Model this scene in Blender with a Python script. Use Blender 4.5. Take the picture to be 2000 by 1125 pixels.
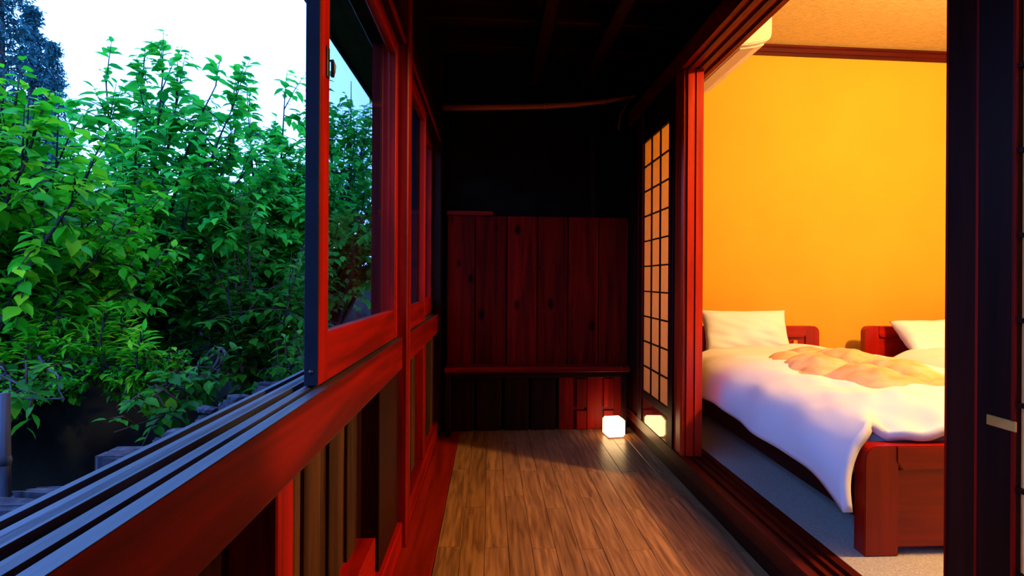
import bpy, bmesh, math, random
import numpy as np
from mathutils import Vector, Matrix

# ------------------------------------------------------------------ clear
for o in list(bpy.data.objects): bpy.data.objects.remove(o)
S = bpy.context.scene
COL = S.collection

# ------------------------------------------------------------------ camera
FPX, PPX, PPY = 1100.0, 1051.0, 546.0
cam = bpy.data.cameras.new('camera')
cam.sensor_fit = 'HORIZONTAL'; cam.sensor_width = 36.0
cam.lens = 36.0*FPX/2000.0
cam.shift_x = -(PPX-1000.0)/2000.0
cam.shift_y = (PPY-562.5)/2000.0
cam.clip_start = 0.02; cam.clip_end = 300
camo = bpy.data.objects.new('camera', cam); COL.objects.link(camo)
yaw = math.atan(94/1100.0)
camo.matrix_world = (Matrix.Translation((0, 0, 1.05)) @ Matrix.Rotation(-yaw, 4, 'Z')
                     @ Matrix.Rotation(math.pi/2, 4, 'X') @ Matrix.Rotation(0.006, 4, 'Z'))
S.camera = camo

# ------------------------------------------------------------------ world, exposure
W = bpy.data.worlds.new('dusk_sky'); S.world = W; W.use_nodes = True
bg = W.node_tree.nodes['Background']
bg.inputs['Color'].default_value = (0.155, 0.33, 1.0, 1); bg.inputs['Strength'].default_value = 7.0
S.view_settings.view_transform = 'Standard'; S.view_settings.look = 'None'
S.view_settings.gamma = 1.0; S.view_settings.use_curve_mapping = False
S.view_settings.exposure = 0.0
LAMP = (2.80, 1.62, 2.40)
LAMP_W = 1500.0; LAMP_C = (1.0, 0.60, 0.22)     # radiance of the frosted globe

# ------------------------------------------------------------------ helpers
def tag(o, label=None, cat=None, group=None, kind=None):
    if label: o['label'] = label
    if cat: o['category'] = cat
    if group: o['group'] = group
    if kind: o['kind'] = kind
    return o
def empty(name, loc=(0, 0, 0), rz=0.0):
    o = bpy.data.objects.new(name, None); COL.objects.link(o)
    o.empty_display_size = 0.1
    o.matrix_basis = Matrix.Translation(loc) @ Matrix.Rotation(rz, 4, 'Z')
    return o
def wmat(o):
    m = o.matrix_basis.copy(); p = o
    while p.parent is not None:
        m = p.parent.matrix_basis @ p.matrix_parent_inverse @ m if p is o else p.parent.matrix_basis @ p.matrix_parent_inverse @ m
        p = p.parent
    return m
def link(name, me, mat, parent=None, loc=(0, 0, 0), local=False, rot=None):
    o = bpy.data.objects.new(name, me); COL.objects.link(o)
    m = Matrix.Translation(loc)
    if rot is not None: m = m @ rot
    o.matrix_basis = m
    if mat is not None and len(me.materials) == 0: me.materials.append(mat)
    if parent is not None:
        o.parent = parent
        if not local: o.matrix_parent_inverse = wmat(parent).inverted()
    return o
def bm_mesh(name, bm, smooth=False):
    me = bpy.data.meshes.new(name); bm.to_mesh(me); bm.free()
    if smooth:
        for p in me.polygons: p.use_smooth = True
    return me
_bc = {}
def box_mesh(dx, dy, dz, bev, mat):
    k = (round(dx, 4), round(dy, 4), round(dz, 4), bev, mat.name)
    if k in _bc: return _bc[k]
    bm = bmesh.new(); bmesh.ops.create_cube(bm, size=1)
    bmesh.ops.scale(bm, vec=(dx, dy, dz), verts=bm.verts)
    if bev: bmesh.ops.bevel(bm, geom=list(bm.edges), offset=min(bev, .3*min(dx, dy, dz)), segments=1, affect='EDGES')
    me = bm_mesh('box', bm); me.materials.append(mat); _bc[k] = me
    return me
def box(name, x, y, z, mat, parent=None, bev=0.003, local=False):
    c = ((x[0]+x[1])/2, (y[0]+y[1])/2, (z[0]+z[1])/2)
    return link(name, box_mesh(abs(x[1]-x[0]), abs(y[1]-y[0]), abs(z[1]-z[0]), bev, mat), mat, parent, c, local)
def prism(name, pts, axis, a0, a1, mat, parent=None, bev=0, local=False, smooth=False):
    """extrude a 2-D outline along an axis: 'y' -> pts are (x,z); 'x' -> (y,z); 'z' -> (x,y)"""
    bm = bmesh.new()
    def v(p, a):
        return {'y': (p[0], a, p[1]), 'x': (a, p[0], p[1]), 'z': (p[0], p[1], a)}[axis]
    A = [bm.verts.new(v(p, a0)) for p in pts]; B = [bm.verts.new(v(p, a1)) for p in pts]
    n = len(pts)
    bm.faces.new(A); bm.faces.new(list(reversed(B)))
    for i in range(n): bm.faces.new((A[i], B[i], B[(i+1) % n], A[(i+1) % n]))
    bmesh.ops.recalc_face_normals(bm, faces=bm.faces)
    if bev: bmesh.ops.bevel(bm, geom=list(bm.edges), offset=bev, segments=2, affect='EDGES')
    cc = sum((q.co for q in bm.verts), Vector())/len(bm.verts)
    bmesh.ops.translate(bm, vec=-cc, verts=bm.verts)
    return link(name, bm_mesh(name, bm, smooth), mat, parent, cc, local)
def tube_geo(pts, rads, sides=6):
    V, Fc = [], []
    P = [Vector(p) for p in pts]; n = len(P)
    for i in range(n):
        d = (P[min(i+1, n-1)]-P[max(i-1, 0)])
        d = d.normalized() if d.length > 1e-9 else Vector((0, 0, 1))
        a = d.cross(Vector((0.31, 0.2, 0.93)));  a = a.normalized() if a.length > 1e-3 else d.cross(Vector((1, 0, 0))).normalized()
        b = d.cross(a)
        for k in range(sides):
            t = 2*math.pi*k/sides
            V.append(P[i]+(a*math.cos(t)+b*math.sin(t))*rads[i])
    for i in range(n-1):
        for k in range(sides):
            k2 = (k+1) % sides
            Fc.append((i*sides+k, i*sides+k2, (i+1)*sides+k2, (i+1)*sides+k))
    Fc.append(tuple(reversed(range(sides)))); Fc.append(tuple(range((n-1)*sides, n*sides)))
    return V, Fc
def tubes(name, lst, mat, parent=None, local=False, sides=6):
    V, Fc = [], []
    for pts, rads in lst:
        v, f = tube_geo(pts, rads, sides); o = len(V)
        V += v; Fc += [tuple(i+o for i in q) for q in f]
    me = bpy.data.meshes.new(name); me.from_pydata([tuple(v) for v in V], [], Fc)
    for p in me.polygons: p.use_smooth = True
    return link(name, me, mat, parent, local=local)

# ------------------------------------------------------------------ materials
def newmat(name):
    m = bpy.data.materials.new(name); m.use_nodes = True
    nt = m.node_tree; return m, nt, nt.nodes, nt.links, nt.nodes['Principled BSDF']
def wood(name, c1, c2, axis='z', rough=.45, scale=1.0, bump=.15, spec=.4, var=.25, knots=False):
    m, nt, N, L, B = newmat(name)
    tc = N.new('ShaderNodeTexCoord'); oi = N.new('ShaderNodeObjectInfo')
    ad = N.new('ShaderNodeVectorMath'); ad.operation = 'ADD'
    sc = N.new('ShaderNodeVectorMath'); sc.operation = 'SCALE'; sc.inputs[0].default_value = (13.1, 7.7, 9.3)
    L.new(oi.outputs['Random'], sc.inputs['Scale'])
    mp = N.new('ShaderNodeMapping')
    s = {'x': (1.5, 22, 22), 'y': (22, 1.5, 22), 'z': (22, 22, 1.5)}[axis]
    mp.inputs['Scale'].default_value = tuple(q*scale for q in s)
    L.new(tc.outputs['Object'], ad.inputs[0]); L.new(sc.outputs[0], ad.inputs[1]); L.new(ad.outputs[0], mp.inputs['Vector'])
    n1 = N.new('ShaderNodeTexNoise'); n1.inputs['Scale'].default_value = 1.0; n1.inputs['Detail'].default_value = 6; n1.inputs['Distortion'].default_value = .6
    L.new(mp.outputs[0], n1.inputs['Vector'])
    rp = N.new('ShaderNodeValToRGB'); rp.color_ramp.elements[0].position = .35; rp.color_ramp.elements[1].position = .68
    rp.color_ramp.elements[0].color = (*c2, 1); rp.color_ramp.elements[1].color = (*c1, 1)
    L.new(n1.outputs['Fac'], rp.inputs['Fac'])
    hs = N.new('ShaderNodeHueSaturation')
    mr = N.new('ShaderNodeMapRange'); mr.inputs['To Min'].default_value = 1-var; mr.inputs['To Max'].default_value = 1+var
    L.new(oi.outputs['Random'], mr.inputs['Value']); L.new(mr.outputs[0], hs.inputs['Value']); L.new(rp.outputs['Color'], hs.inputs['Color'])
    out = hs.outputs['Color']
    if knots:
        mp2 = N.new('ShaderNodeMapping'); mp2.inputs['Scale'].default_value = (7, 7, 4)
        L.new(ad.outputs[0], mp2.inputs['Vector'])
        vo = N.new('ShaderNodeTexVoronoi'); vo.inputs['Scale'].default_value = 1.0; L.new(mp2.outputs[0], vo.inputs['Vector'])
        r2 = N.new('ShaderNodeValToRGB'); r2.color_ramp.elements[0].position = .09; r2.color_ramp.elements[1].position = .2
        r2.color_ramp.elements[0].color = (.15, .12, .1, 1); r2.color_ramp.elements[1].color = (1, 1, 1, 1)
        L.new(vo.outputs['Distance'], r2.inputs['Fac'])
        mx = N.new('ShaderNodeMixRGB'); mx.blend_type = 'MULTIPLY'; mx.inputs['Fac'].default_value = 1
        L.new(out, mx.inputs['Color1']); L.new(r2.outputs['Color'], mx.inputs['Color2']); out = mx.outputs['Color']
    L.new(out, B.inputs['Base Color'])
    bp = N.new('ShaderNodeBump'); bp.inputs['Strength'].default_value = bump; bp.inputs['Distance'].default_value = .004
    L.new(n1.outputs['Fac'], bp.inputs['Height']); L.new(bp.outputs[0], B.inputs['Normal'])
    B.inputs['Roughness'].default_value = rough; B.inputs['Specular IOR Level'].default_value = spec
    return m
def noisy(name, c1, c2, scale=6, rough=.8, bump=.2, dist=.01, spec=.3, detail=4, obj=True):
    m, nt, N, L, B = newmat(name)
    tc = N.new('ShaderNodeTexCoord')
    n1 = N.new('ShaderNodeTexNoise'); n1.inputs['Scale'].default_value = scale; n1.inputs['Detail'].default_value = detail
    L.new(tc.outputs['Object'], n1.inputs['Vector'])
    rp = N.new('ShaderNodeValToRGB'); rp.color_ramp.elements[0].position = .35; rp.color_ramp.elements[1].position = .65
    rp.color_ramp.elements[0].color = (*c2, 1); rp.color_ramp.elements[1].color = (*c1, 1)
    L.new(n1.outputs['Fac'], rp.inputs['Fac']); L.new(rp.outputs['Color'], B.inputs['Base Color'])
    if bump:
        bp = N.new('ShaderNodeBump'); bp.inputs['Strength'].default_value = bump; bp.inputs['Distance'].default_value = dist
        L.new(n1.outputs['Fac'], bp.inputs['Height']); L.new(bp.outputs[0], B.inputs['Normal'])
    B.inputs['Roughness'].default_value = rough; B.inputs['Specular IOR Level'].default_value = spec
    return m
def glassy(name, tint, refl_rough=.02, refl_col=(.9, .9, .9), ior=1.35):
    m, nt, N, L, B = newmat(name); N.remove(B)
    tr = N.new('ShaderNodeBsdfTransparent'); tr.inputs['Color'].default_value = (*tint, 1)
    gl = N.new('ShaderNodeBsdfGlossy'); gl.inputs['Roughness'].default_value = refl_rough; gl.inputs['Color'].default_value = (*refl_col, 1)
    fr = N.new('ShaderNodeFresnel'); ge = N.new('ShaderNodeNewGeometry')
    io = N.new('ShaderNodeMapRange'); io.inputs['To Min'].default_value = ior; io.inputs['To Max'].default_value = 1/ior
    L.new(ge.outputs['Backfacing'], io.inputs['Value']); L.new(io.outputs[0], fr.inputs['IOR'])
    mx = N.new('ShaderNodeMixShader'); L.new(fr.outputs[0], mx.inputs[0]); L.new(tr.outputs[0], mx.inputs[1]); L.new(gl.outputs[0], mx.inputs[2])
    L.new(mx.outputs[0], N['Material Output'].inputs['Surface']); return m
def paperish(name, col, transl=.5, rough=.8):
    m, nt, N, L, B = newmat(name); N.remove(B)
    tc = N.new('ShaderNodeTexCoord'); n1 = N.new('ShaderNodeTexNoise'); n1.inputs['Scale'].default_value = 40; n1.inputs['Detail'].default_value = 5
    L.new(tc.outputs['Object'], n1.inputs['Vector'])
    rp = N.new('ShaderNodeValToRGB'); rp.color_ramp.elements[0].color = (*[q*.86 for q in col], 1); rp.color_ramp.elements[1].color = (*col, 1)
    L.new(n1.outputs['Fac'], rp.inputs['Fac'])
    d = N.new('ShaderNodeBsdfDiffuse'); t = N.new('ShaderNodeBsdfTranslucent')
    L.new(rp.outputs['Color'], d.inputs['Color']); L.new(rp.outputs['Color'], t.inputs['Color'])
    mx = N.new('ShaderNodeMixShader'); mx.inputs[0].default_value = transl
    L.new(d.outputs[0], mx.inputs[1]); L.new(t.outputs[0], mx.inputs[2]); L.new(mx.outputs[0], N['Material Output'].inputs['Surface']); return m
def leafmat(name, c1, c2, c3, transl=.45, rough=.45):
    m, nt, N, L, B = newmat(name)
    at = N.new('ShaderNodeAttribute'); at.attribute_name = 'tint'
    oi = N.new('ShaderNodeObjectInfo')
    ad = N.new('ShaderNodeMath'); ad.operation = 'ADD'
    ml = N.new('ShaderNodeMath'); ml.operation = 'MULTIPLY'; ml.inputs[1].default_value = .35
    L.new(oi.outputs['Random'], ml.inputs[0]); L.new(ml.outputs[0], ad.inputs[0]); L.new(at.outputs['Fac'], ad.inputs[1])
    rp = N.new('ShaderNodeValToRGB'); e = rp.color_ramp.elements
    e[0].position = .1; e[0].color = (*c1, 1); e[1].position = .95; e[1].color = (*c3, 1); q = e.new(.55); q.color = (*c2, 1)
    L.new(ad.outputs[0], rp.inputs['Fac']); L.new(rp.outputs['Color'], B.inputs['Base Color'])
    B.inputs['Roughness'].default_value = rough; B.inputs['Specular IOR Level'].default_value = .12
    t = N.new('ShaderNodeBsdfTranslucent'); L.new(rp.outputs['Color'], t.inputs['Color'])
    mx = N.new('ShaderNodeMixShader'); mx.inputs[0].default_value = transl
    L.new(B.outputs[0], mx.inputs[1]); L.new(t.outputs[0], mx.inputs[2]); L.new(mx.outputs[0], N['Material Output'].inputs['Surface']); return m
def emis(name, col, st):
    m, nt, N, L, B = newmat(name)
    B.inputs['Base Color'].default_value = (*col, 1); B.inputs['Emission Color'].default_value = (*col, 1); B.inputs['Emission Strength'].default_value = st
    B.inputs['Roughness'].default_value = .5
    return m

RED1, RED2 = (.31, .004, .001), (.12, .002, .001)
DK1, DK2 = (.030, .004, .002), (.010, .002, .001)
M = {}
for a in 'xyz':
    M['red_'+a] = wood('red_wood_'+a, RED1, RED2, a, rough=.45, spec=.10)
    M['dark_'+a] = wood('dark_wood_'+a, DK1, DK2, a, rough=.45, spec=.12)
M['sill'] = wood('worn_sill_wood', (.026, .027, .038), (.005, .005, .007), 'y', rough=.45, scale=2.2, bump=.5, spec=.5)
M['board'] = wood('cedar_board', (.19, .004, .001), (.07, .002, .001), 'z', rough=.6, spec=.04, knots=True, var=.3)
M['slat'] = wood('weathered_slat', (.075, .028, .010), (.02, .006, .002), 'z', rough=.6, spec=.15, var=.35)
M['oak'] = wood('oak_laminate', (.38, .18, .072), (.15, .062, .026), 'y', rough=.36, scale=2.6, bump=.12, spec=.4, var=.13)
M['border'] = wood('red_floor_board', (.22, .009, .002), (.10, .004, .001), 'y', rough=.3, spec=.3)
M['mahog_x'] = wood('mahogany_x', (.34, .007, .001), (.20, .003, .001), 'x', rough=.28, spec=.35, var=.08)
M['mahog_z'] = wood('mahogany_z', (.34, .007, .001), (.20, .003, .001), 'z', rough=.28, spec=.35, var=.08)
M['mahog_y'] = wood('mahogany_y', (.34, .007, .001), (.20, .003, .001), 'y', rough=.28, spec=.35, var=.08)
M['thresh'] = wood('dark_red_threshold', (.10, .006, .001), (.04, .002, .001), 'y', rough=.35, spec=.2)
M['jamb'] = wood('lamplit_lacquered_jamb', (.52, .022, .003), (.28, .010, .002), 'z', rough=.3, spec=.4, var=.02)  # lacquer red brightened to imitate lamplight striking the jamb
M['mould'] = wood('dark_moulding', (.09, .005, .002), (.04, .002, .001), 'x', rough=.5, spec=.15)
M['rubber'] = noisy('weather_strip', (.010, .012, .020), (.006, .008, .014), 10, .6, .05, spec=.08)
M['lacquer'] = wood('lacquered_door_board', (.09, .018, .008), (.04, .008, .004), 'y', rough=.06, bump=0.0, spec=1.0)
M['log'] = wood('weathered_log', (.07, .07, .085), (.014, .014, .018), 'z', rough=.8, bump=.8, scale=2, spec=.2)
M['bark'] = noisy('bark', (.06, .045, .035), (.02, .015, .012), 30, .9)
M['bamboo'] = wood('bamboo', (.55, .12, .06), (.4, .08, .04), 'x', rough=.35)
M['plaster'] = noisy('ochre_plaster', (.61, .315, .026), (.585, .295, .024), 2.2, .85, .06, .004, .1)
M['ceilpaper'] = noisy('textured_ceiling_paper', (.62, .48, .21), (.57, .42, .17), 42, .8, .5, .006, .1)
M['darkplaster'] = noisy('dark_plaster', (.008, .005, .004), (.004, .003, .002), 8, .9, .1, spec=.05)
M['carpet'] = noisy('beige_carpet', (.42, .37, .31), (.26, .23, .19), 260, .95, .6, .004, .1)
M['cotton'] = noisy('white_cotton', (.67, .64, .63), (.63, .605, .60), 5, .8, .08, .003, .15)
M['peach'] = noisy('peach_quilt', (.64, .41, .22), (.60, .27, .09), 9, .6, .35, .012, .3, 5)
M['acwhite'] = noisy('ac_plastic', (.64, .58, .50), (.62, .56, .48), 4, .4, 0, spec=.4)
M['acdark'] = noisy('ac_slot', (.25, .18, .12), (.2, .14, .1), 4, .6, 0)
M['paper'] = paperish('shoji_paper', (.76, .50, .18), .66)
M['glass'] = glassy('window_glass', (.80, .86, .88))
M['metal'] = noisy('dark_iron', (.07, .06, .06), (.03, .03, .03), 20, .4, .1, spec=.6)
M['metal'].node_tree.nodes['Principled BSDF'].inputs['Metallic'].default_value = .8
M['brass'] = noisy('brass_pull', (.85, .42, .09), (.65, .30, .05), 12, .35, .1)
M['brass'].node_tree.nodes['Principled BSDF'].inputs['Metallic'].default_value = .6
M['soil'] = noisy('dark_soil', (.020, .018, .012), (.008, .007, .006), 5, 1.0, .6, .05, .05)
M['moss'] = noisy('mossy_bank', (.05, .07, .015), (.015, .02, .008), 14, .95, .8, .04, .05)
M['stone'] = noisy('grey_stone', (.10, .10, .12), (.035, .035, .05), 9, .85, .6, .02, .2)
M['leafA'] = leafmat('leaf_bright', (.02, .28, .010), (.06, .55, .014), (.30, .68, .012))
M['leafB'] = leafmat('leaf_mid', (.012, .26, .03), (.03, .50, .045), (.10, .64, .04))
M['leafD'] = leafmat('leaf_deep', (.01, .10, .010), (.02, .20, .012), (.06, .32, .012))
M['cedar'] = leafmat('cedar_needles', (.008, .045, .05), (.015, .09, .085), (.03, .15, .12), .2, .7)
M['lantern'] = emis('lantern_glow', (1.0, .62, .26), 7.0)
M['bulb'] = emis('bulb_glow', LAMP_C, LAMP_W)
M['eave'] = wood('eave_board', (.10, .08, .09), (.05, .04, .05), 'y', rough=.6)

# ================================================================== STRUCTURE
# ---- corridor floor
YB, YE = -1.6, 3.95            # rear and far end of the corridor
floor = box('floor', (-.36, 1.13), (YB, YE), (-.06, -.012), M['dark_y'], bev=0)
tag(floor, 'brown wooden plank floor of the corridor', 'floor', kind='structure')
cols = 13; x0 = -.2; pw = (1.0-x0)/cols
for c in range(cols):
    off = (2.23 if c % 2 == 0 else (2.62 if c % 4 == 1 else 1.86)) - .01*c
    ys = [off+.9*k for k in range(-6, 4)]
    ys = sorted([y for y in ys if YB < y < YE-.05]+[YB, YE])
    for a, b in zip(ys[:-1], ys[1:]):
        box('plank', (x0+c*pw+.0007, x0+(c+1)*pw-.0007), (a+.0007, b-.0007), (-.012, 0), M['oak'], floor, bev=.0012)
bb = box('border_board', (-.338, -.202), (YB, YE), (-.012, .0), M['border'], floor, bev=.002)

# ---- far corridor wall
wf = box('wall_far', (-.5, 1.2), (YE, YE+.08), (-.06, 2.9), M['darkplaster'], bev=0)
tag(wf, 'far corridor wall, black plaster above red cedar boards', 'wall', kind='structure')
bx = [-.335, -.297, -.102, .117, .33, .545, .763, .976]
for a, b in zip(bx[1:-1], bx[2:]):
    box('wainscot_board', (a+.003, b-.003), (3.915, 3.945), (.44, 1.49), M['board'], wf, bev=.004)
box('cap_rail', (-.297, .02), (3.895, 3.945), (1.49, 1.52), M['red_x'], wf)
for zz in (1.13, .83):
    for x in (.05, .16, .28, .37, .45, .58, .67, .73, .8):
        o = box('nail', (x-.003, x+.003), (3.912, 3.916), (zz-.003, zz+.003), M['metal'], wf, bev=0)
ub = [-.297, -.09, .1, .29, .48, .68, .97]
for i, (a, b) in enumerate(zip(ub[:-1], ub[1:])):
    box('lower_board', (a+.004, b-.018), (3.915, 3.945), (0.0, .41), M['red_z'] if i > 3 else M['dark_z'], wf, bev=.004)  # left boards take darker wood to imitate the shade under the bench
for x in (.607, .801):
    box('batten', (x, x+.072), (3.897, 3.916), (.155, .36), M['red_z'], wf)
    box('batten', (x, x+.072), (3.897, 3.916), (.005, .135), M['red_z'], wf)
    box('batten', (x, x+.072), (3.897, 3.916), (.37, .40), M['red_z'], wf)

# ---- bench against the far wall
bench = empty('bench', (.33, 3.84, 0)); tag(bench, 'low red wooden bench shelf running along the far corridor wall', 'bench')
box('bench_top', (-.30, .955), (3.76, 3.912), (.425, .462), M['red_x'], bench, bev=.006)
box('apron', (-.285, .94), (3.79, 3.81), (.385, .425), M['dark_x'], bench)
for x in (-.292, .90):
    box('leg', (x, x+.035), (3.775, 3.815), (0, .425), M['dark_z'], bench)

# ---- left wall: sill beam, header, pillars, boards
wl = empty('wall_left', (-.4, YB, 0)); tag(wl, 'low red wooden wall of slats under the window sill', 'wall', kind='structure')
prof = [(-.34, .82), (-.362, .82), (-.362, .806), (-.373, .806), (-.373, .82), (-.382, .822), (-.392, .82), (-.392, .802), (-.408, .802), (-.408, .822),
        (-.418, .819), (-.426, .822), (-.436, .822), (-.436, .798), (-.460, .798), (-.460, .818), (-.470, .818), (-.47, .70), (-.34, .70)]
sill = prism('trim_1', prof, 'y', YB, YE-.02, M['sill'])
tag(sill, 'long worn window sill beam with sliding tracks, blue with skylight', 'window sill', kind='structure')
face = box('sill_face', (-.3405, -.3388), (YB, 3.93), (.702, .8185), M['red_y'], sill, bev=.002)
hdr = box('trim_2', (-.47, -.34), (YB, YE-.02), (1.965, 2.09), M['dark_y']); tag(hdr, 'dark lintel beam above the left windows', 'lintel', kind='structure')
box('edge_strip', (-.342, -.33), (YB, YE-.02), (1.965, 1.985), M['red_y'], hdr)
box('upper_wall', (-.46, -.36), (YB, YE), (2.09, 2.7), M['darkplaster'], wl, bev=0)
pil = prism('trim_3', [(-.32, 2.24), (-.325, 2.235), (-.46, 2.235), (-.46, 2.38), (-.345, 2.38), (-.345, 2.325), (-.32, 2.325)], 'z', 0, 2.55, M['red_z'])
tag(pil, 'red wooden pillar between the two windows', 'pillar', kind='structure')
pil2 = box('trim_4', (-.47, -.325), (3.80, 3.93), (0, 2.55), M['dark_z'], bev=.006); tag(pil2, 'dark corner pillar beside the far bench', 'pillar', kind='structure')
# boards under the sill
edges = [-1.6, -1.25, -.9, -.55, -.2, .1, .3, .45, .58, .69, .80]
k = 0
def slat_run(es, xi=-.40):
    global k
    for a, b in zip(es[:-1], es[1:]):
        x = xi + (.011 if k % 2 else 0.0); k += 1
        box('wall_slat', (x-.02, x), (a-.004, b+.004), (.04, .703), M['slat'], wl, bev=.003)
slat_run(edges)
box('stud', (-.42, -.341), (.945, 1.022), (0.02, .703), M['red_z'], wl)
box('dark_slat', (-.44, -.42), (.79, .95), (.02, .703), M['dark_z'], wl)
slat_run([1.03, 1.10, 1.17, 1.243, 1.342, 1.43, 1.518, 1.606, 1.70])
box('dark_slat', (-.43, -.41), (1.69, 1.86), (.02, .703), M['dark_z'], wl)
box('end_panel', (-.42, -.352), (1.86, 2.24), (.10, .703), M['dark_z'], wl)
box('base_rail', (-.42, -.342), (YB, 1.75), (0, .262), M['red_y'], wl)
box('base_rail', (-.42, -.336), (1.75, 2.24), (0, .10), M['red_y'], wl)
box('base_rail', (-.42, -.338), (2.385, 3.80), (0, .10), M['red_y'], wl)
slat_run([2.385, 2.47, 2.56, 2.65, 2.74, 2.83, 2.92], -.39)
box('stud', (-.42, -.345), (3.0, 3.08), (.10, .703), M['red_z'], wl)
slat_run([3.16, 3.26, 3.36, 3.46, 3.56, 3.66, 3.80], -.38)
box('outer_board', (-.47, -.445), (YB, 3.95), (-.4, .703), M['dark_y'], wl)

# ---- windows (sliding sashes)
def sash(name, label, ya, yb, xc, z0=.823, z1=1.963, rail=.108, stile=.068, latch=False):
    w = empty(name, (xc, (ya+yb)/2, z0)); tag(w, label, 'window', kind='structure')
    xa, xb = xc-.015, xc+.015
    for a, b in ((ya, ya+stile), (yb-stile*.8, yb)):
        box('stile', (xa, xb), (a, b), (z0, z1), M['red_z'], w, bev=.0025)
    box('bottom_rail', (xa+.001, xb-.001), (ya+stile-.002, yb-stile*.8+.002), (z0, z0+rail), M['red_y'], w, bev=.0025)
    box('top_rail', (xa+.001, xb-.001), (ya+stile-.002, yb-stile*.8+.002), (z1-.06, z1), M['red_y'], w, bev=.0025)
    box('pane', (xc-.0015, xc+.0015), (ya+stile-.004, yb-stile*.8+.004), (z0+rail-.004, z1-.056), M['glass'], w, bev=0)
    if latch:
        yl = ya+.052
        lt = box('latch', (xb-.001, xb+.004), (yl-.013, yl+.004), (1.488, 1.556), M['metal'], w, bev=.0015)
        tubes('hook', [([(xb+.003, yl+.002, 1.528), (xb+.008, yl+.006, 1.531), (xb+.010, yl+.010, 1.520), (xb+.009, yl+.011, 1.508), (xb+.007, yl+.012, 1.496)], [.003, .004, .0055, .005, .004])], M['metal'], lt)
    box('weather_strip', (xa+.001, xb-.001), (ya-.004, ya+.001), (z0+.001, z1), M['rubber'], w, bev=.001)
    rl = tubes('screw', [([(xc, ya-.006, z0+.03), (xc, ya+.002, z0+.03)], [.005, .005])], M['metal'], w, sides=10)
    return w
sash('window_1', 'red framed sliding window sash nearest, with an iron latch on its stile', 1.22, 2.225, -.373, latch=True)
sash('window_2', 'narrow looking red sash just past the pillar', 2.385, 3.12, -.366)
sash('window_3', 'last sliding window sash next to the dark corner pillar', 3.06, 3.80, -.402)

# ---- right side of the corridor: raised sill with tracks, header, jambs
profr = [(.972, .085), (.972, .148), (.975, .15), (1.005, .15), (1.005, .138), (1.03, .138), (1.03, .15), (1.045, .15), (1.045, .138), (1.072, .138), (1.072, .15),
         (1.086, .15), (1.086, .138), (1.108, .138), (1.108, .15), (1.14, .15), (1.14, .085)]
ts = prism('trim_5', profr, 'y', YB, 3.93, M['thresh']); tag(ts, 'dark red threshold with sliding door tracks along the bedroom', 'threshold', kind='structure')
box('riser', (1.0, 1.13), (YB, 3.94), (-.012, .086), M['dark_y'], ts, bev=0)
profh = [(.972, 2.14), (.972, 2.235), (1.14, 2.235), (1.14, 2.128), (1.115, 2.128), (1.115, 2.142), (1.09, 2.142), (1.09, 2.128), (1.06, 2.128), (1.06, 2.142), (1.035, 2.142), (1.035, 2.128), (1.005, 2.128), (1.005, 2.14)]
th = prism('trim_6', profh, 'y', YB, 3.93, M['red_y']); tag(th, 'red grooved door header above the bedroom opening', 'lintel', kind='structure')
wr = empty('wall_right', (1.05, 0, 0)); tag(wr, 'dark wall above and beside the bedroom opening', 'wall', kind='structure')
box('upper_wall', (.985, 1.10), (YB, 3.95), (2.235, 2.95), M['darkplaster'], wr, bev=0)
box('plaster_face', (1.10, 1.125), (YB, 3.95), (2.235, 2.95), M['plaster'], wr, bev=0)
box('far_panel', (.985, 1.10), (3.66, 3.95), (.15, 2.13), M['dark_z'], wr, bev=0)
box('near_panel', (.985, 1.10), (YB, -.75), (.15, 2.13), M['dark_z'], wr, bev=0)
jm = prism('trim_7', [(.980, 2.83), (.988, 2.815), (1.000, 2.815), (1.000, 2.83), (1.005, 2.83), (1.005, 2.805), (1.042, 2.805), (1.042, 2.825), (1.047, 2.825), (1.047, 2.80), (1.085, 2.80), (1.085, 2.925), (.980, 2.925)],
           'z', .15, 2.13, M['jamb']); tag(jm, 'red grooved door jamb lit by the bedroom', 'door jamb', kind='structure')

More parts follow.
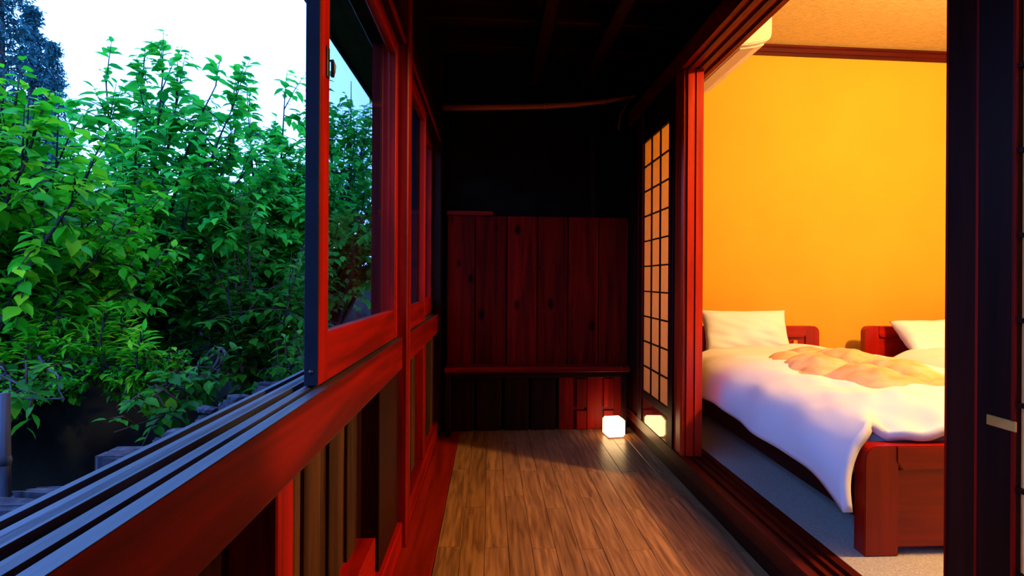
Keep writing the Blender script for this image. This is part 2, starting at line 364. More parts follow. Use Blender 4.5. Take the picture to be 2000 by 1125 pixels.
def shoji(name, label, ya, yb, xa, ncols, st_a, st_b, z0=.15, pull=None, base_mat='lacquer'):
    d = empty(name, (xa+.015, (ya+yb)/2, z0)); tag(d, label, 'sliding door', kind='structure')
    xb = xa+.03; z1 = 2.132; gz0, gz1 = .35, 1.925
    box('stile', (xa, xb), (ya, ya+st_a), (z0, z1), M['dark_z'], d, bev=.002)
    box('stile', (xa, xb), (yb-st_b, yb), (z0, z1), M['dark_z'], d, bev=.002)
    a, b = ya+st_a, yb-st_b
    box('gap_light_strip', (xa-.002, xa+.004), (b-.001, b+.006), (z0, z1), M['red_z'], d, bev=.001)  # thin red strips stand in for light leaking at the door gaps
    box('gap_light_strip', (xa-.002, xa+.004), (yb-.006, yb), (z0, z1), M['red_z'], d, bev=.001)
    box('top_rail', (xa+.002, xb-.002), (a-.002, b+.002), (gz1, z1), M['dark_y'], d, bev=.002)
    box('bottom_rail', (xa+.002, xb-.002), (a-.002, b+.002), (.298, gz0), M['dark_y'], d, bev=.002)
    box('base_board', (xa+.004, xb-.006), (a-.002, b+.002), (z0, .298), M[base_mat], d, bev=0)
    cw = (b-a)/ncols; rh = (gz1-gz0)/10
    for i in range(1, ncols):
        box('lattice_bar', (xa+.004, xa+.014), (a+i*cw-.003, a+i*cw+.003), (gz0, gz1), M['dark_z'], d, bev=0)
    for j in range(1, 10):
        box('lattice_bar', (xa+.003, xa+.013), (a, b), (gz0+j*rh-.004, gz0+j*rh+.004), M['dark_y'], d, bev=0)
    for i in range(ncols):
        for j in range(10):
            box('paper_pane', (xa+.0142, xa+.0152), (a+i*cw, a+(i+1)*cw), (gz0+j*rh, gz0+(j+1)*rh), M['paper'], d, bev=0)
    if pull:
        p = box('finger_pull', (xa-.003, xa+.002), (pull[0], pull[1]), (.772, .792), M['brass'], d, bev=.0015)
        p['label'] = 'pale brass finger pull'
    return d
shoji('door_1', 'paper shoji door standing past the red jamb near the lantern', 2.935, 3.64, .972, 3, .08, .10)
shoji('door_2', 'nearest paper shoji door at the right edge', .12, 1.052, .972, 4, .08, .085, pull=(.962, 1.024))
dp = box('trim_10', (1.060, 1.088), (1.075, 1.228), (.15, 2.13), M['dark_z'], bev=.003); tag(dp, 'black door post at the right side of the bedroom opening', 'door post', kind='structure')
box('gap_light_strip', (1.057, 1.062), (1.10, 1.106), (.15, 2.13), M['red_z'], dp, bev=.001)  # red strips on the post imitate the light lines beside it
box('gap_light_strip', (1.057, 1.062), (1.222, 1.228), (.15, 2.13), M['red_z'], dp, bev=.001)
shoji('door_3', 'paper shoji door behind the camera', -.78, .13, 1.012, 4, .08, .08)

# ---- ceiling of the corridor and rear wall
ce = box('ceiling', (-.46, 1.1), (YB, YE), (2.62, 2.68), M['dark_y'], bev=0); tag(ce, 'black timber ceiling of the corridor with rafters', 'ceiling', kind='structure')
for y in (.4, 1.0, 1.6, 2.2, 2.78, 3.18, 3.55):
    box('rafter', (-.36, .985), (y-.025, y+.025), (2.50, 2.62), M['dark_x'], ce)
for x in (.30, .66):
    box('purlin', (x-.035, x+.035), (YB, 3.95), (2.41, 2.50), M['dark_y'], ce)
wb = box('wall_rear', (-.5, 1.2), (YB-.08, YB), (-.06, 2.9), M['dark_z'], bev=0); tag(wb, 'dark rear wall of the corridor', 'wall', kind='structure')

# ---- bedroom shell
BX = 4.7
fb = box('floor_bedroom', (1.125, BX), (YB, 3.95), (.06, .148), M['carpet'], bev=0); tag(fb, 'beige carpet of the bedroom', 'floor', kind='structure')
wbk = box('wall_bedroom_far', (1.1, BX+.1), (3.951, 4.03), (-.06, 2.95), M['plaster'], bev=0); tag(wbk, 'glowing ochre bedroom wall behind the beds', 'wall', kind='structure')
wbr = box('wall_bedroom_right', (BX, BX+.08), (YB, 3.95), (-.06, 2.95), M['dark_z'], bev=0); tag(wbr, 'dark wood bedroom side wall', 'wall', kind='structure')
wbn = box('wall_bedroom_rear', (1.13, BX), (YB-.08, YB), (-.06, 2.95), M['dark_z'], bev=0); tag(wbn, 'dark wood bedroom rear wall', 'wall', kind='structure')
cb = box('ceiling_bedroom', (1.126, BX), (YB, 3.95), (2.765, 2.84), M['ceilpaper'], bev=0); tag(cb, 'textured peach paper ceiling of the bedroom', 'ceiling', kind='structure')
tr = prism('trim_8', [(3.949, 2.692), (3.935, 2.692), (3.935, 2.712), (3.928, 2.716), (3.928, 2.742), (3.915, 2.75), (3.915, 2.764), (3.949, 2.764)], 'x', 1.13, BX-.001, M['mould'])
tag(tr, 'dark red moulding between bedroom wall and ceiling', 'moulding', kind='structure')

# ================================================================== OBJECTS
# ---- beds
BR = math.radians(-1.7)
def bed(label, loc, group):
    e = empty('bed', loc, BR); tag(e, label, 'bed', group)
    Wd = 1.01
    def B(name, x, y, z, mat, par=e, bev=.006): return box(name, x, y, z, M[mat], par, bev, local=True)
    # footboard: rounded outer corner posts, rail, recessed panel
    fo = empty('footboard', (0, 0, 0)); fo.parent = e
    def post(x0, x1, flip, h, y0, y1, par):
        r = .045; pts = []
        arc = [(math.cos(t), math.sin(t)) for t in [math.radians(a) for a in range(90, 181, 15)]]
        pts = [(x0+r+r*c, h-r+r*s) for c, s in arc]+[(x0, 0), (x1, 0), (x1, h)]
        if flip: pts = [(x0+x1-p[0], p[1]) for p in pts]
        prism('post', pts, 'y', y0, y1, M['mahog_z'], par, bev=.003, local=True)
    post(0, .115, False, .362, 0, .06, fo); post(Wd-.115, Wd, True, .362, 0, .06, fo)
    prism('top_rail', [(.105, .362), (.105, .31), (.125, .283), (Wd-.125, .283), (Wd-.105, .31), (Wd-.105, .362)], 'y', -.004, .058, M['mahog_x'], fo, bev=.004, local=True)
    B('panel', (.10, Wd-.10), (.012, .045), (.022, .285), 'mahog_x', fo)
    he = empty('headboard', (0, 2.04, 0)); he.parent = e
    post(0, .10, False, .588, 0, .055, he); post(Wd-.10, Wd, True, .588, 0, .055, he)
    prism('top_rail', [(.095, .588), (.095, .53), (.115, .508), (Wd-.115, .508), (Wd-.095, .53), (Wd-.095, .588)], 'y', -.004, .052, M['mahog_x'], he, bev=.004, local=True)
    B('panel', (.09, Wd-.09), (.012, .04), (.05, .512), 'mahog_x', he)
    sw = B('switch_plate', (Wd-.185, Wd-.155), (.004, .013), (.455, .488), 'brass', he, .001)
    for x in (.012, Wd-.040):
        B('side_rail', (x, x+.028), (.055, 2.045), (.10, .24), 'dark_y')  # rails in dark wood: shadow under the duvet flap put into the colour
    B('slat_base', (.04, Wd-.04), (.06, 2.04), (.17, .20), 'mahog_x')
    # mattress
    bm = bmesh.new(); bmesh.ops.create_cube(bm, size=1); bmesh.ops.scale(bm, vec=(.96, 1.96, .18), verts=bm.verts)
    bmesh.ops.bevel(bm, geom=list(bm.edges), offset=.035, segments=3, affect='EDGES')
    link('mattress', bm_mesh('mattress', bm, True), M['cotton'], e, (Wd/2, 1.05, .29), True)
    return e
bed1 = bed('red wooden bed nearest the corridor with low footboard', (1.227, 1.745, .148), 'two matching red wooden beds')
bed2 = bed('second red wooden bed against the ochre wall, mostly hidden at right', (2.567, 1.705, .148), 'two matching red wooden beds')

def fnoise(x, y, s):
    return (math.sin(x*s+1.3*math.sin(y*s*.7+s))+math.sin(y*s*1.31+1.7*math.sin(x*s*.53+2*s)))*.5
def duvet(loc, label, group, seed=0, open_=True):
    e = empty('duvet', loc, BR); tag(e, label, 'duvet', group)
    nu, nv = 90, 120
    Wd = 1.01
    # cross-section by arc length: left flap, top, right flap
    def cross(s, v):
        # s in 0..1 ; v along bed 0(foot)..1
        droop = .232+.010*math.sin(6*v+seed)
        droop += .07*math.exp(-((v-.0)/.07)**2)
        topz = .452+.02*math.sin(3*v)
        if s < .36:      # left flap rolling up over the mattress edge
            a = (s/.36)*math.pi/2
            x = -.088+.29*(1-math.cos(a)**.9)-.010*math.sin(3.1*s/.36)
            z = topz+.008-droop+droop*math.sin(a)**.85
            x += (1-s/.36)*(.007*math.sin(v*15+seed)+.004*math.sin(v*31+6*s+seed)+.004*math.sin(v*13-22*s))
        elif s < .80:
            t = (s-.36)/.44; x = .202+t*.748; z = topz+.008+.030*math.sin(t*math.pi)
        elif s < .88:
            t = (s-.80)/.08; x = .95+.10*t; z = topz+.010-.03*t*t
        else:
            t = (s-.88)/.12; x = 1.05+.035*math.sin(t*2); z = topz-.02-.20*t
        return x, z
    V = []
    for j in range(nv+1):
        v = j/nv
        for i in range(nu+1):
            s = i/nu; x, z = cross(s, v)
            y = .02+v*1.72
            top = max(0, min(1, (s-.18)/.12))*max(0, min(1, (.92-s)/.1))
            # foot end : sag towards the footboard, front edge stays above it
            fz = math.exp(-(v/.055)**2)
            if s >= .24: z -= top*fz*.06*min(1, (s-.24)/.06)
            # wrinkles
            z += top*(.010*fnoise(x*1.0+seed, y*.6, 9)+.007*fnoise(x+y*.6, y*.3+seed, 23)+.006*fnoise(x*1.1-y*.5, y*.2, 47)*max(0, 1-v*1.6)+.003*fnoise(x*.6+y*.8, y*.3, 61))
            x += (1-top)*.006*fnoise(y, z+seed, 17)
            # corner of the left flap sags and points
            if s < .16:
                y -= .045*math.exp(-(v/.05)**2)*(1-s/.16)
            else:
                y += .035*math.exp(-((s-.27)/.05)**2)*math.exp(-(v/.05)**2)
            # folded ridge beside the front-left corner
            if s > .2: z += .028*math.exp(-((v-.10-.10*(s-.2))/.03)**2)*math.exp(-((s-.42)/.14)**2)*.4
            V.append((x, y, z))
    Fc = [(j*(nu+1)+i, j*(nu+1)+i+1, (j+1)*(nu+1)+i+1, (j+1)*(nu+1)+i) for j in range(nv) for i in range(nu)]
    me = bpy.data.meshes.new('cover'); me.from_pydata(V, [], Fc)
    for p in me.polygons: p.use_smooth = True
    c = link('cover', me, M['cotton'], e, local=True)
    so = c.modifiers.new('thick', 'SOLIDIFY'); so.thickness = .03; so.offset = -1; so.use_rim = True
    # inner quilt puffing out of the oval opening of the cover
    nu2, nv2 = 70, 90
    V = []
    for j in range(nv2+1):
        for i in range(nu2+1):
            a = -1+2*i/nu2; b = -1+2*j/nv2
            # square to disc
            X = a*math.sqrt(1-b*b/2); Y = b*math.sqrt(1-a*a/2)
            r = math.hypot(X, Y)
            x = .47+X*.33; y = .83+Y*.60
            puff = abs(math.sin(X*4.2+.9*Y+.4)*math.sin(Y*5.0-1.2*X+.6+seed))**.55
            edge = max(0, 1-r**5)
            sv = (y-.02)/1.72; s = .36+.44*(x-.202)/.748
            cx, cz = cross(max(0, min(1, s)), sv)
            z = cz-.028+edge*(.036+.044*puff)+.006*fnoise(x, y, 41)*edge+.004*fnoise(x*1.2+y, y, 78)*edge
            V.append((x, y, z))
    Fc = [(j*(nu2+1)+i, j*(nu2+1)+i+1, (j+1)*(nu2+1)+i+1, (j+1)*(nu2+1)+i) for j in range(nv2) for i in range(nu2)]
    me = bpy.data.meshes.new('inner_quilt'); me.from_pydata(V, [], Fc)
    for p in me.polygons: p.use_smooth = True
    q = link('inner_quilt', me, M['peach'], e, local=True)
    q['label'] = 'puffy peach quilt showing through the cover opening'
    return e
duvet((1.227, 1.745, .148), 'white duvet on the nearest bed, blue shaded flap hanging over its side', 'white duvets on the beds')
d2 = duvet((2.567, 1.705, .148), 'white duvet on the second bed, seen below its pillow', 'white duvets on the beds', 2.1)

def pillow(loc, w, h, t, tilt, rz, label, seed):
    nu = 34; V = []; 
    def side(sg):
        for j in range(nu+1):
            for i in range(nu+1):
                a = -1+2*i/nu; b = -1+2*j/nu
                k = (max(0, 1-a**4)*max(0, 1-b**4))**.55
                pin = 1-.07*(1-a*a)*(abs(b)**3)-.0; pin2 = 1-.07*(1-b*b)*(abs(a)**3)
                zz = sg*t/2*k*(1+.18*fnoise(a+seed, b, 3.3))+.006*fnoise(a*1.3+b, b+seed, 9)*k
                V.append((a*w/2*pin2, zz, b*h/2*pin))
    side(-1); side(1); n = (nu+1)**2; Fc = []
    for j in range(nu):
        for i in range(nu):
            q = (j*(nu+1)+i, j*(nu+1)+i+1, (j+1)*(nu+1)+i+1, (j+1)*(nu+1)+i)
            Fc.append(q); Fc.append(tuple(n+x for x in reversed(q)))
    me = bpy.data.meshes.new('pillow'); me.from_pydata(V, [], Fc)
    bm = bmesh.new(); bm.from_mesh(me); bmesh.ops.remove_doubles(bm, verts=bm.verts, dist=1e-5); bm.to_mesh(me); bm.free()
    for p in me.polygons: p.use_smooth = True
    o = link('pillow', me, M['cotton'], None, loc, rot=Matrix.Rotation(rz, 4, 'Z') @ Matrix.Rotation(tilt, 4, 'X'))
    return tag(o, label, 'pillow', 'white pillows on the beds')
pillow((1.715, 3.65, .70), .60, .33, .13, math.radians(-24), math.radians(-2), 'white pillow propped upright on the nearest bed headboard', 0.3)
pillow((3.07, 3.56, .66), .62, .34, .15, math.radians(-48), math.radians(-1), 'white pillow on the second bed, cut off by the dark door', 1.9)

# ---- air conditioner above the opening on the bedroom side
ac = empty('air_conditioner', (1.125, 3.0, 2.24)); tag(ac, 'white wall air conditioner above the bedroom opening', 'air conditioner')
acp = [(1.127, 2.53), (1.127, 2.185), (1.18, 2.187), (1.25, 2.196), (1.30, 2.207), (1.342, 2.221), (1.353, 2.231), (1.358, 2.245), (1.36, 2.27), (1.36, 2.51), (1.345, 2.53)]
prism('housing', acp, 'y', 2.63, 3.40, M['acwhite'], ac, bev=.006)
prism('air_flap', [(1.215, 2.192), (1.29, 2.204), (1.336, 2.219), (1.338, 2.213), (1.292, 2.198), (1.216, 2.186)], 'y', 2.67, 3.36, M['acwhite'], ac)
prism('intake_slot', [(1.165, 2.190), (1.200, 2.194), (1.200, 2.188), (1.165, 2.184)], 'y', 2.72, 3.32, M['acdark'], ac)

# ---- pendant lamp of the bedroom
fl = empty('pendant_lamp', (LAMP[0], LAMP[1], LAMP[2])); tag(fl, 'round glowing pendant lamp hanging from the bedroom ceiling', 'lamp')
def lathe(name, prof, mat, parent, loc, seg=24):
    V = []; Fc = []
    for r, z in prof:
        for k_ in range(seg):
            t = 2*math.pi*k_/seg; V.append((r*math.cos(t), r*math.sin(t), z))
    for i in range(len(prof)-1):
        for k_ in range(seg):
            k2 = (k_+1) % seg; Fc.append((i*seg+k_, i*seg+k2, (i+1)*seg+k2, (i+1)*seg+k_))
    Fc.append(tuple(reversed(range(seg)))); Fc.append(tuple(range((len(prof)-1)*seg, len(prof)*seg)))
    me = bpy.data.meshes.new(name); me.from_pydata(V, [], Fc)
    for p in me.polygons: p.use_smooth = True
    return link(name, me, mat, parent, loc)
lathe('ceiling_rose', [(.05, 0), (.05, -.012), (.03, -.025), (.008, -.03)], M['metal'], fl, (LAMP[0], LAMP[1], 2.764))
lathe('cord', [(.004, .10), (.004, 2.74-LAMP[2])], M['metal'], fl, (LAMP[0], LAMP[1], LAMP[2]), 10)
lathe('socket', [(.03, .085), (.03, .10), (.022, .13), (.01, .14)], M['brass'], fl, (LAMP[0], LAMP[1], LAMP[2]), 16)
lathe('globe', [(.02, -.088), (.056, -.073), (.08, -.045), (.09, 0), (.08, .045), (.056, .073), (.02, .088)], M['bulb'], fl, (LAMP[0], LAMP[1], LAMP[2]), 24)

# ---- cube lantern on the corridor floor
lan = empty('cube_lantern', (.835, 3.73, 0), math.radians(7)); tag(lan, 'small glowing white cube lantern on the corridor floor', 'lantern')
bm = bmesh.new(); bmesh.ops.create_cube(bm, size=1); bmesh.ops.scale(bm, vec=(.122, .122, .116), verts=bm.verts)
bmesh.ops.bevel(bm, geom=list(bm.edges), offset=.010, segments=3, affect='EDGES')
link('shade', bm_mesh('shade', bm, True), M['lantern'], lan, (0, 0, .066), True)
box('base', (-.052, .052), (-.052, .052), (0, .010), M['cotton'], lan, .002, local=True)

# ---- drying pole under the ceiling
pole = empty('bamboo_pole', (.33, 3.7, 2.2)); tag(pole, 'slightly bent bamboo pole hung across the far end of the corridor', 'pole')
pts = [(-.315, 3.70, 2.165), (-.1, 3.70, 2.172), (.12, 3.70, 2.182), (.35, 3.70, 2.195), (.55, 3.70, 2.213), (.75, 3.70, 2.240), (.965, 3.70, 2.285)]
tubes('culm', [(pts, [.021, .0205, .020, .019, .018, .016, .012])], M['bamboo'], pole, sides=12)
for i in (1, 3, 5):
    p = Vector(pts[i]); tubes('node_ring', [([p-Vector((.006, 0, 0)), p, p+Vector((.006, 0, 0))], [.020, .0222, .020])], M['bamboo'], pole, sides=12)
tubes('cord', [([(.93, 3.70, 2.28), (.90, 3.70, 2.22), (.86, 3.695, 2.15), (.845, 3.69, 2.05)], [.004]*4)], M['bamboo'], pole)

# ================================================================== OUTSIDE
# ---- eave and end wing of the house
ev = box('trim_9', (-.80, -.46), (-2.2, 4.05), (2.28, 2.33), M['eave'], bev=.004); tag(ev, 'dark eave boards over the window', 'eave', kind='structure')
box('fascia', (-.82, -.80), (-2.2, 4.07), (2.265, 2.36), M['eave'], ev)
wg = box('wall_wing', (-.82, -.47), (4.03, 4.10), (-.6, 2.30), M['dark_z'], bev=.004); tag(wg, 'dark wing wall at the end of the windows outside', 'wall', kind='structure')
for z in (.2, .9, 1.6):
    box('cleat', (-.78, -.5), (4.015, 4.03), (z, z+.05), M['dark_x'], wg)

# ---- ground
def terrain():
    nx, ny = 80, 240; V = []; rnd = random.Random(4)
    for j in range(ny+1):
        for i in range(nx+1):
            x = -.55-45*(i/nx)**2.0; y = -30+95*(j/ny)
            edge = -1.72+.10*math.sin(y*2.1)
            t = (edge-x)/.35; t = max(0, min(1, t)); t = t*t*(3-2*t)
            z = -.75+t*1.28
            far = max(0, -x-3.2); z += .10*far
            z += .05*math.sin(x*3.1+y*1.7)*t+.03*math.sin(y*5.3-x*2)
            V.append((x, y, z))
    Fc = [(j*(nx+1)+i, j*(nx+1)+i+1, (j+1)*(nx+1)+i+1, (j+1)*(nx+1)+i) for j in range(ny) for i in range(nx)]
    me = bpy.data.meshes.new('ground'); me.from_pydata(V, [], Fc)
    for p in me.polygons: p.use_smooth = True
    return link('ground', me, M['soil'])
gr = terrain(); tag(gr, 'dark mossy bank and garden ground outside the window', 'ground', kind='structure')
gl = box('ground_under_house', (-.56, 6), (-6, 12), (-.85, -.80), M['soil'], bev=0); tag(gl, 'dark soil under the house', 'ground', kind='structure')

# ---- weathered timber posts just outside the sill
rnd = random.Random(11)
LG = 'weathered timber posts outside the sill'
names = ['nearest weathered grey timber post at the lower left', 'second weathered post outside the sill, pale cut top', 'small low weathered post between the pale one and the split one',
         'split weathered post in the middle of the row outside', 'fifth weathered post, close behind the split one', 'farthest weathered post, beside the open sash']
for i, (y, w, z, x) in enumerate([(.86, .10, .750, -.63), (1.035, .065, .750, -.62), (1.185, .04, .735, -.62), (1.33, .06, .748, -.615), (1.465, .055, .748, -.62), (1.68, .085, .750, -.62)]):
    e = empty('timber_post', (x, y, -.78)); tag(e, names[i], 'post', LG)
    n = 3 if w > .08 else 2; u = w/n
    for k_ in range(n):   # split, checked staves
        zz = z-rnd.random()*.014
        a = y-w/2+k_*u
        bm = bmesh.new(); bmesh.ops.create_cube(bm, size=1); bmesh.ops.scale(bm, vec=(.10-.02*rnd.random(), u-.004, 1.5), verts=bm.verts)
        bmesh.ops.bevel(bm, geom=list(bm.edges), offset=.006, segments=2, affect='EDGES')
        for v in bm.verts:
            if v.co.z > .7: v.co += Vector((rnd.uniform(-.004, .004), rnd.uniform(-.002, .002), rnd.uniform(-.008, .004)))
        link('stave', bm_mesh('stave', bm), M['log'], e, (x+rnd.uniform(-.006, .006), a+u/2, zz-.75))
    if i in (2, 3, 4):
        for k_ in range(3):
            bm = bmesh.new(); bmesh.ops.create_icosphere(bm, subdivisions=1, radius=1)
            for v in bm.verts: v.co = Vector((v.co.x*.022, v.co.y*.016, v.co.z*.009))*rnd.uniform(.8, 1.2)
            link('bark_chip', bm_mesh('chip', bm), M['log'], e, (x+rnd.uniform(-.03, .03), y+rnd.uniform(-w/3, w/3), z+.004), rot=Matrix.Rotation(rnd.random()*3, 4, 'Z'))
gp = empty('garden_pole', (-1.034, 1.3, -.8)); tag(gp, 'thin blue grey garden pole at the left edge', 'pole')
tubes('shaft', [([(-1.034, 1.3, -.8), (-1.034, 1.3, 0), (-1.033, 1.3, .655), (-1.034, 1.3, .80)], [.0105, .0100, .0096, .009])], M['log'], gp, sides=12)
tubes('knot', [([(-1.033, 1.3, .645), (-1.033, 1.3, .655), (-1.033, 1.3, .665)], [.0098, .0118, .0098])], M['log'], gp, sides=12)

# ---- leaves
LT = np.array([(0, 0, 0), (-.20, .28, .05), (0, .30, -.01), (.20, .28, .05), (-.23, .55, .03), (0, .58, -.03), (.23, .55, .03), (0, 1.0, -.20), (-.11, .80, -.05), (.11, .80, -.05)], dtype=np.float64)
LF = np.array([(0, 2, 1), (0, 3, 2), (1, 2, 5), (1, 5, 4), (2, 3, 6), (2, 6, 5), (4, 5, 8), (5, 6, 9), (5, 9, 7), (5, 7, 8)])
def leaf_mesh(name, B, D, Nn, sz, mat, rs, width=1.0):
    """B base points, D tip directions, Nn up-ish normals, sz sizes : all numpy"""
    n = len(B)
    D = D/np.linalg.norm(D, axis=1, keepdims=True)
    Sx = np.cross(D, Nn); Sx /= np.linalg.norm(Sx, axis=1, keepdims=True)
    Nz = np.cross(Sx, D)
    V = (B[:, None, :]+sz[:, None, None]*(width*LT[None, :, 0:1]*Sx[:, None, :]+LT[None, :, 1:2]*D[:, None, :]+LT[None, :, 2:3]*Nz[:, None, :]))
    V = V.reshape(-1, 3); k_ = len(LT)
    Fi = (LF[None]+np.arange(n)[:, None, None]*k_).reshape(-1)
    me = bpy.data.meshes.new(name); nf = n*len(LF)
    me.vertices.add(len(V)); me.vertices.foreach_set('co', V.ravel().astype(np.float32))
    me.loops.add(nf*3); me.loops.foreach_set('vertex_index', Fi.astype(np.int32))
    me.polygons.add(nf); me.polygons.foreach_set('loop_start', np.arange(0, nf*3, 3, dtype=np.int32))
    me.polygons.foreach_set('use_smooth', np.ones(nf, dtype=bool))
    at = me.attributes.new('tint', 'FLOAT', 'FACE'); at.data.foreach_set('value', np.repeat(rs.random(n)*.75, len(LF)).astype(np.float32))
    me.update(calc_edges=True); me.materials.append(mat)
    return me
def frame_matrix(b, d, n, s, width):
    d = d/np.linalg.norm(d); sx = np.cross(d, n); sx /= np.linalg.norm(sx); nz = np.cross(sx, d)
    m = Matrix(((sx[0]*s*width, d[0]*s, nz[0]*s, b[0]), (sx[1]*s*width, d[1]*s, nz[1]*s, b[1]), (sx[2]*s*width, d[2]*s, nz[2]*s, b[2]), (0, 0, 0, 1)))
    return m
_single = {}
def single_leaf(mat, v):
    kk = (mat.name, v)
    if kk not in _single:
        rs = np.random.default_rng(v)
        _single[kk] = leaf_mesh('leaf', np.zeros((1, 3)), np.array([[0, 1., 0]]), np.array([[0, 0, 1.]]), np.ones(1), mat, rs)
    return _single[kk]
CAMP = np.array([0, 0, 1.05])
def unit(v): return v/np.linalg.norm(v)
def foliage_plant(name, label, cat, base, limbs_to, twigs, leaves, lsize, mat, seed, own=0, group=None, trunk_r=.018, tw_len=(.18, .38), width=1.3, t0=.35, droop=.5, spread=.9):
    rs = np.random.default_rng(seed)
    e = empty(name, base); tag(e, label, cat, group)
    wood_l = []; B, D, Nn, Z = [], [], [], []
    base = np.array(base, float)
    for end in limbs_to:
        end = np.array(end, float); L = end-base
        ctrl = base+L*np.array([.35, .35, .62])+rs.normal(0, .08, 3)
        ts = np.linspace(0, 1, 8)
        P = [(1-t)**2*base+2*t*(1-t)*ctrl+t*t*end for t in ts]
        wood_l.append((P, [trunk_r*(1-.9*t)+.002 for t in ts]))
        for _ in range(twigs):
            t = t0+(1-t0)*rs.random()**.8
            p = (1-t)**2*base+2*t*(1-t)*ctrl+t*t*end
            dr = unit(rs.normal(0, spread, 3)+np.array([0, 0, .35])+.4*unit(L))
            if t > .93: dr = unit(dr*.3+unit(L)+np.array([0, 0, .6]))
            ln = rs.uniform(*tw_len)
            Q = [p, p+dr*ln*.5+np.array([0, 0, .02]), p+dr*ln]
            wood_l.append((Q, [.0045, .003, .0012]))
            for q in range(leaves):
                f = (q+.6)/leaves
                b = p+dr*ln*f+rs.normal(0, .006, 3)
                sidev = unit(np.cross(dr, np.array([0, 0, 1.])+rs.normal(0, .3, 3)))*(1 if q % 2 else -1)
                d = unit(dr*.55+sidev*.9+np.array([0, 0, -droop])*rs.uniform(.2, 1.3)+rs.normal(0, .25, 3))
                n = unit(np.array([0, 0, 1.])+rs.normal(0, .25, 3))
                B.append(b); D.append(d); Nn.append(n); Z.append(lsize*rs.uniform(.6, 1.2)*(1.0 if f < .85 else .7))
    B, D, Nn, Z = map(np.array, (B, D, Nn, Z))
    tubes('branches', wood_l, M['bark'], e, sides=5)
    mask = np.ones(len(B), bool)
    if own:
        rel = B-CAMP; dist = np.linalg.norm(rel, axis=1)
        ratio = rel[:, 0]/np.maximum(rel[:, 1], .01)
        vis = (rel[:, 1] > .2) & (ratio > -.95) & (ratio < -.32)
        order = np.argsort(np.where(vis, dist, 99))[:own]
        for i in order:
            if not vis[i]: continue
            mask[i] = False
            o = bpy.data.objects.new('leaf', single_leaf(mat, int(i) % 7)); COL.objects.link(o)
            o.parent = e; o.matrix_parent_inverse = wmat(e).inverted(); o.matrix_basis = frame_matrix(B[i], D[i], Nn[i], Z[i], width)
    if mask.any():
        f = link('foliage', leaf_mesh('foliage', B[mask], D[mask], Nn[mask], Z[mask], mat, rs, width), mat, e)
        f['kind'] = 'stuff'
    return e
def crown(c, r, n, seed, extra=()):
    rs = np.random.default_rng(seed); out = [tuple(x) for x in extra]
    for _ in range(n):
        v = unit(rs.normal(0, 1, 3)); rr = rs.uniform(.35, 1.0)**.6
        out.append(tuple(np.array(c)+np.array(r)*v*rr))
    return out
TG = 'leafy trees outside the window'
foliage_plant('broadleaf_tree', 'bright green leafy tree nearest the window, filling the left edge', 'tree', (-2.35, 2.75, .45),
              crown((-2.25, 2.9, 1.28), (.62, .55, .50), 30, 1, [(-2.2, 2.8, 1.80), (-1.75, 2.6, 1.45), (-1.9, 2.5, 1.55)]), 18, 11, .086, M['leafA'], 21, own=300, group=TG, tw_len=(.18, .34))
foliage_plant('broadleaf_tree', 'tallest leafy tree with pointed shoots against the white sky', 'tree', (-2.3, 4.1, .45),
              crown((-2.22, 4.0, 1.50), (.80, .6, .55), 38, 2, [(-2.57, 4.0, 2.40), (-2.2, 4.0, 2.47), (-1.86, 4.0, 2.36), (-2.35, 4.0, 2.28), (-2.05, 3.9, 2.25), (-1.7, 3.9, 2.2)]), 17, 12, .10, M['leafB'], 22, own=300, group=TG)
foliage_plant('broadleaf_tree', 'leafy tree directly left of the open window sash', 'tree', (-1.75, 4.6, .4),
              crown((-1.75, 4.7, 1.52), (.75, .5, .62), 34, 3, [(-1.62, 4.6, 2.52), (-1.4, 4.7, 2.4), (-1.9, 4.6, 2.35)]), 17, 12, .10, M['leafB'], 23, own=300, group=TG)
foliage_plant('broadleaf_tree', 'leafy tree seen through the glass of the nearest sash', 'tree', (-1.6, 6.0, .4),
              crown((-1.45, 6.0, 1.95), (.85, .6, .95), 34, 4, [(-1.45, 6, 3.1), (-1.75, 6, 3.0), (-1.2, 6, 2.8)]), 15, 11, .10, M['leafB'], 24, group=TG)
SG = 'dark shrubs under the trees'
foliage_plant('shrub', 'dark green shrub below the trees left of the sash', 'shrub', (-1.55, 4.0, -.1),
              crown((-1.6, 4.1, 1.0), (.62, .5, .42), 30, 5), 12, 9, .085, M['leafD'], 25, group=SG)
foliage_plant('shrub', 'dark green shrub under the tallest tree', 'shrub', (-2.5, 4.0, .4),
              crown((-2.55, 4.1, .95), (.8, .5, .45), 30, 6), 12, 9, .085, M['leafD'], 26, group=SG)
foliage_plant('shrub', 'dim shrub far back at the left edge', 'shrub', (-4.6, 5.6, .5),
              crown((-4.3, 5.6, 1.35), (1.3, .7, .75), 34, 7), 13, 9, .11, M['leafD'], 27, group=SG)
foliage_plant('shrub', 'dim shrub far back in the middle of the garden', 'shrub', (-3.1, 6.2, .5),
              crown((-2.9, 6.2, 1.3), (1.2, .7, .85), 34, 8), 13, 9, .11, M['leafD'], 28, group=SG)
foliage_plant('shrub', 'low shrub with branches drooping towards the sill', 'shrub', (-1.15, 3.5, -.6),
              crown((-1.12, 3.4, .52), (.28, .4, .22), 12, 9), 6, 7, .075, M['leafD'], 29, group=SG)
foliage_plant('leafy_branch', 'sunlit leafy branch hanging in the dark above the sill', 'branch', (-1.25, 2.75, .72),
              [(-1.25, 2.0, .53), (-1.24, 2.15, .60), (-1.2, 2.3, .66), (-1.30, 2.25, .58)], 7, 6, .062, M['leafD'], 30, own=220, trunk_r=.006, tw_len=(.08, .16), t0=.45)
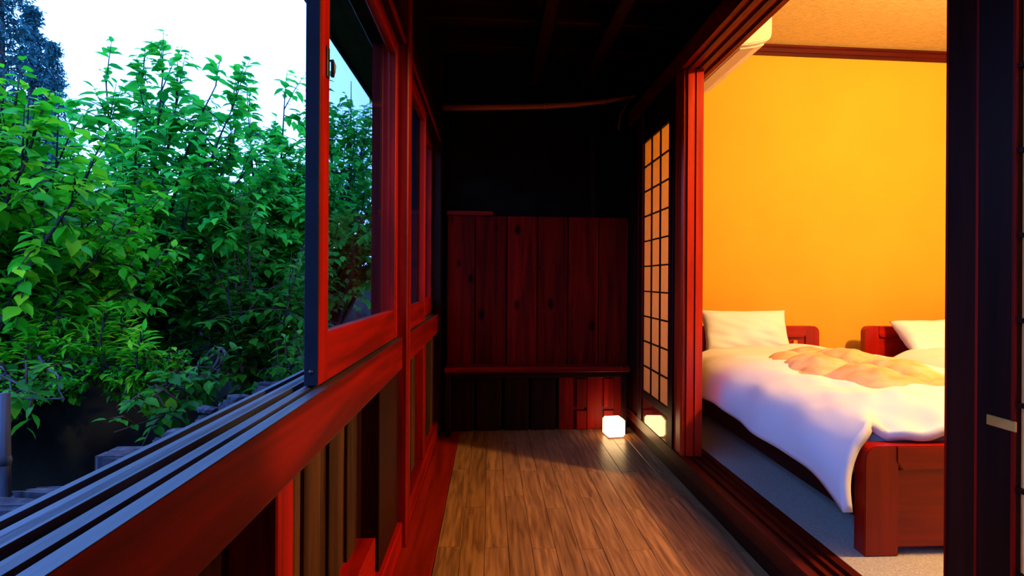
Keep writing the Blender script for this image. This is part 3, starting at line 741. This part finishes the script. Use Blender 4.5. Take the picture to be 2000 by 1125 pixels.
foliage_plant('leafy_branch', 'small leafy twig beside the top of the garden pole', 'branch', (-1.85, 2.2, .70),
              [(-1.42, 1.9, .68), (-1.34, 1.9, .665), (-1.5, 1.9, .65)], 3, 4, .075, M['leafD'], 31, own=60, trunk_r=.005, tw_len=(.06, .14), t0=.6)
# herbs on the bank edge
HG = 'tall herbs on the mossy bank edge'
rsn = np.random.default_rng(5)
hl = ['tall herb with upright leafy stem on the bank edge', 'shorter herb right of the tall one on the bank', 'herb at the far left of the bank edge', 'herb between the leftmost and the tall one', 'low herb in front of the tall one',
      'small herb at the right end of the clump', 'tiny herb lowest on the bank lip']
for i, (x, y, z, h) in enumerate([(-1.93, 2.7, .66, .30), (-1.74, 2.75, .66, .22), (-2.22, 2.7, .62, .20), (-2.07, 2.72, .64, .24), (-1.95, 2.6, .60, .15), (-1.62, 2.8, .64, .14), (-2.1, 2.55, .58, .12)]):
    foliage_plant('herb', hl[i], 'plant', (x, y, z-.06), [(x+rsn.normal(0, .02), y, z+h), (x+rsn.normal(0, .06), y+.03, z+h*.75), (x-.05, y-.02, z+h*.6)], 9, 7, .075, M['leafA'], 50+i, own=60, group=HG,
                  trunk_r=.004, tw_len=(.03, .09), width=.55, t0=.1, droop=.1, spread=.7)
for i, (x, y, z, lb) in enumerate([(-2.0, 2.62, .58, 'mossy ground cover on the bank lip under the herbs'), (-1.7, 2.85, .60, 'mossy ground cover to the right of the herbs')]):
    foliage_plant('ground_cover', lb, 'plant', (x, y, z-.05), crown((x, y, z), (.32, .18, .06), 26, 60+i), 8, 8, .035, M['leafA'], 70+i, trunk_r=.003, tw_len=(.03, .09), t0=.3)
rt = empty('tree_root', (-1.85, 2.5, .62)); tag(rt, 'bare pale root dangling from the bank edge', 'root')
tubes('strand', [([(-1.86, 2.5, .72), (-1.78, 2.42, .69), (-1.70, 2.38, .66), (-1.68, 2.36, .60), (-1.64, 2.33, .575)], [.005, .004, .004, .003, .002])], M['log'], rt)
tubes('strand', [([(-1.98, 2.5, .66), (-1.95, 2.42, .63), (-1.93, 2.4, .58)], [.004, .003, .002])], M['log'], rt)
tubes('strand', [([(-2.1, 2.5, .64), (-1.98, 2.42, .645), (-1.86, 2.45, .68)], [.004, .003, .002])], M['log'], rt)

# ---- cedars on the far slope
def cedar(label, base, h, r, seed):
    rs = np.random.default_rng(seed); base = np.array(base, float)
    e = empty('cedar_tree', base); tag(e, label, 'tree', 'tall cedars on the far slope')
    tubes('trunk', [([base, base+np.array([0, 0, h*.5]), base+np.array([0, 0, h])], [.22, .14, .03])], M['bark'], e, sides=8)
    B, D, Nn, Z = [], [], [], []
    wl_ = []
    for i in range(170):
        f = rs.random()**.75; zz = h*(.12+.88*f); R = r*(.04+1.1*(1-f))*rs.uniform(.5, 1.1)
        a = rs.random()*6.283; out = np.array([math.cos(a), math.sin(a), 0])
        tip = base+np.array([0, 0, zz])+out*R+np.array([0, 0, .15*R])
        st = base+np.array([0, 0, zz-.1])
        wl_.append(([st, (st+tip)/2-np.array([0, 0, .1*R]), tip], [.03, .02, .008]))
        for _ in range(38):
            t = rs.uniform(.5, 1.05); p = st+(tip-st)*t+rs.normal(0, .10, 3)*np.array([1, 1, .8])
            B.append(p); D.append(unit(out*.4+np.array([0, 0, -.35])+rs.normal(0, .6, 3))); Nn.append(unit(np.array([0, 0, 1])+rs.normal(0, .5, 3))); Z.append(rs.uniform(.10, .22))
    tubes('limbs', wl_, M['bark'], e, sides=4)
    B, D, Nn, Z = map(np.array, (B, D, Nn, Z))
    f = link('foliage', leaf_mesh('foliage', B, D, Nn, Z, M['cedar'], rs, .7), M['cedar'], e); f['kind'] = 'stuff'
cedar('tallest cedar cut off by the left and top edges', (-12.95, 16, 2.2), 9.8, 1.0, 1)
cedar('slender cedar with a pointed top, second from the left', (-15.9, 21, 2.4), 8.0, 1.25, 2)
cedar('shortest cedar, third from the left edge', (-18.85, 26, 2.6), 8.5, 1.45, 3)
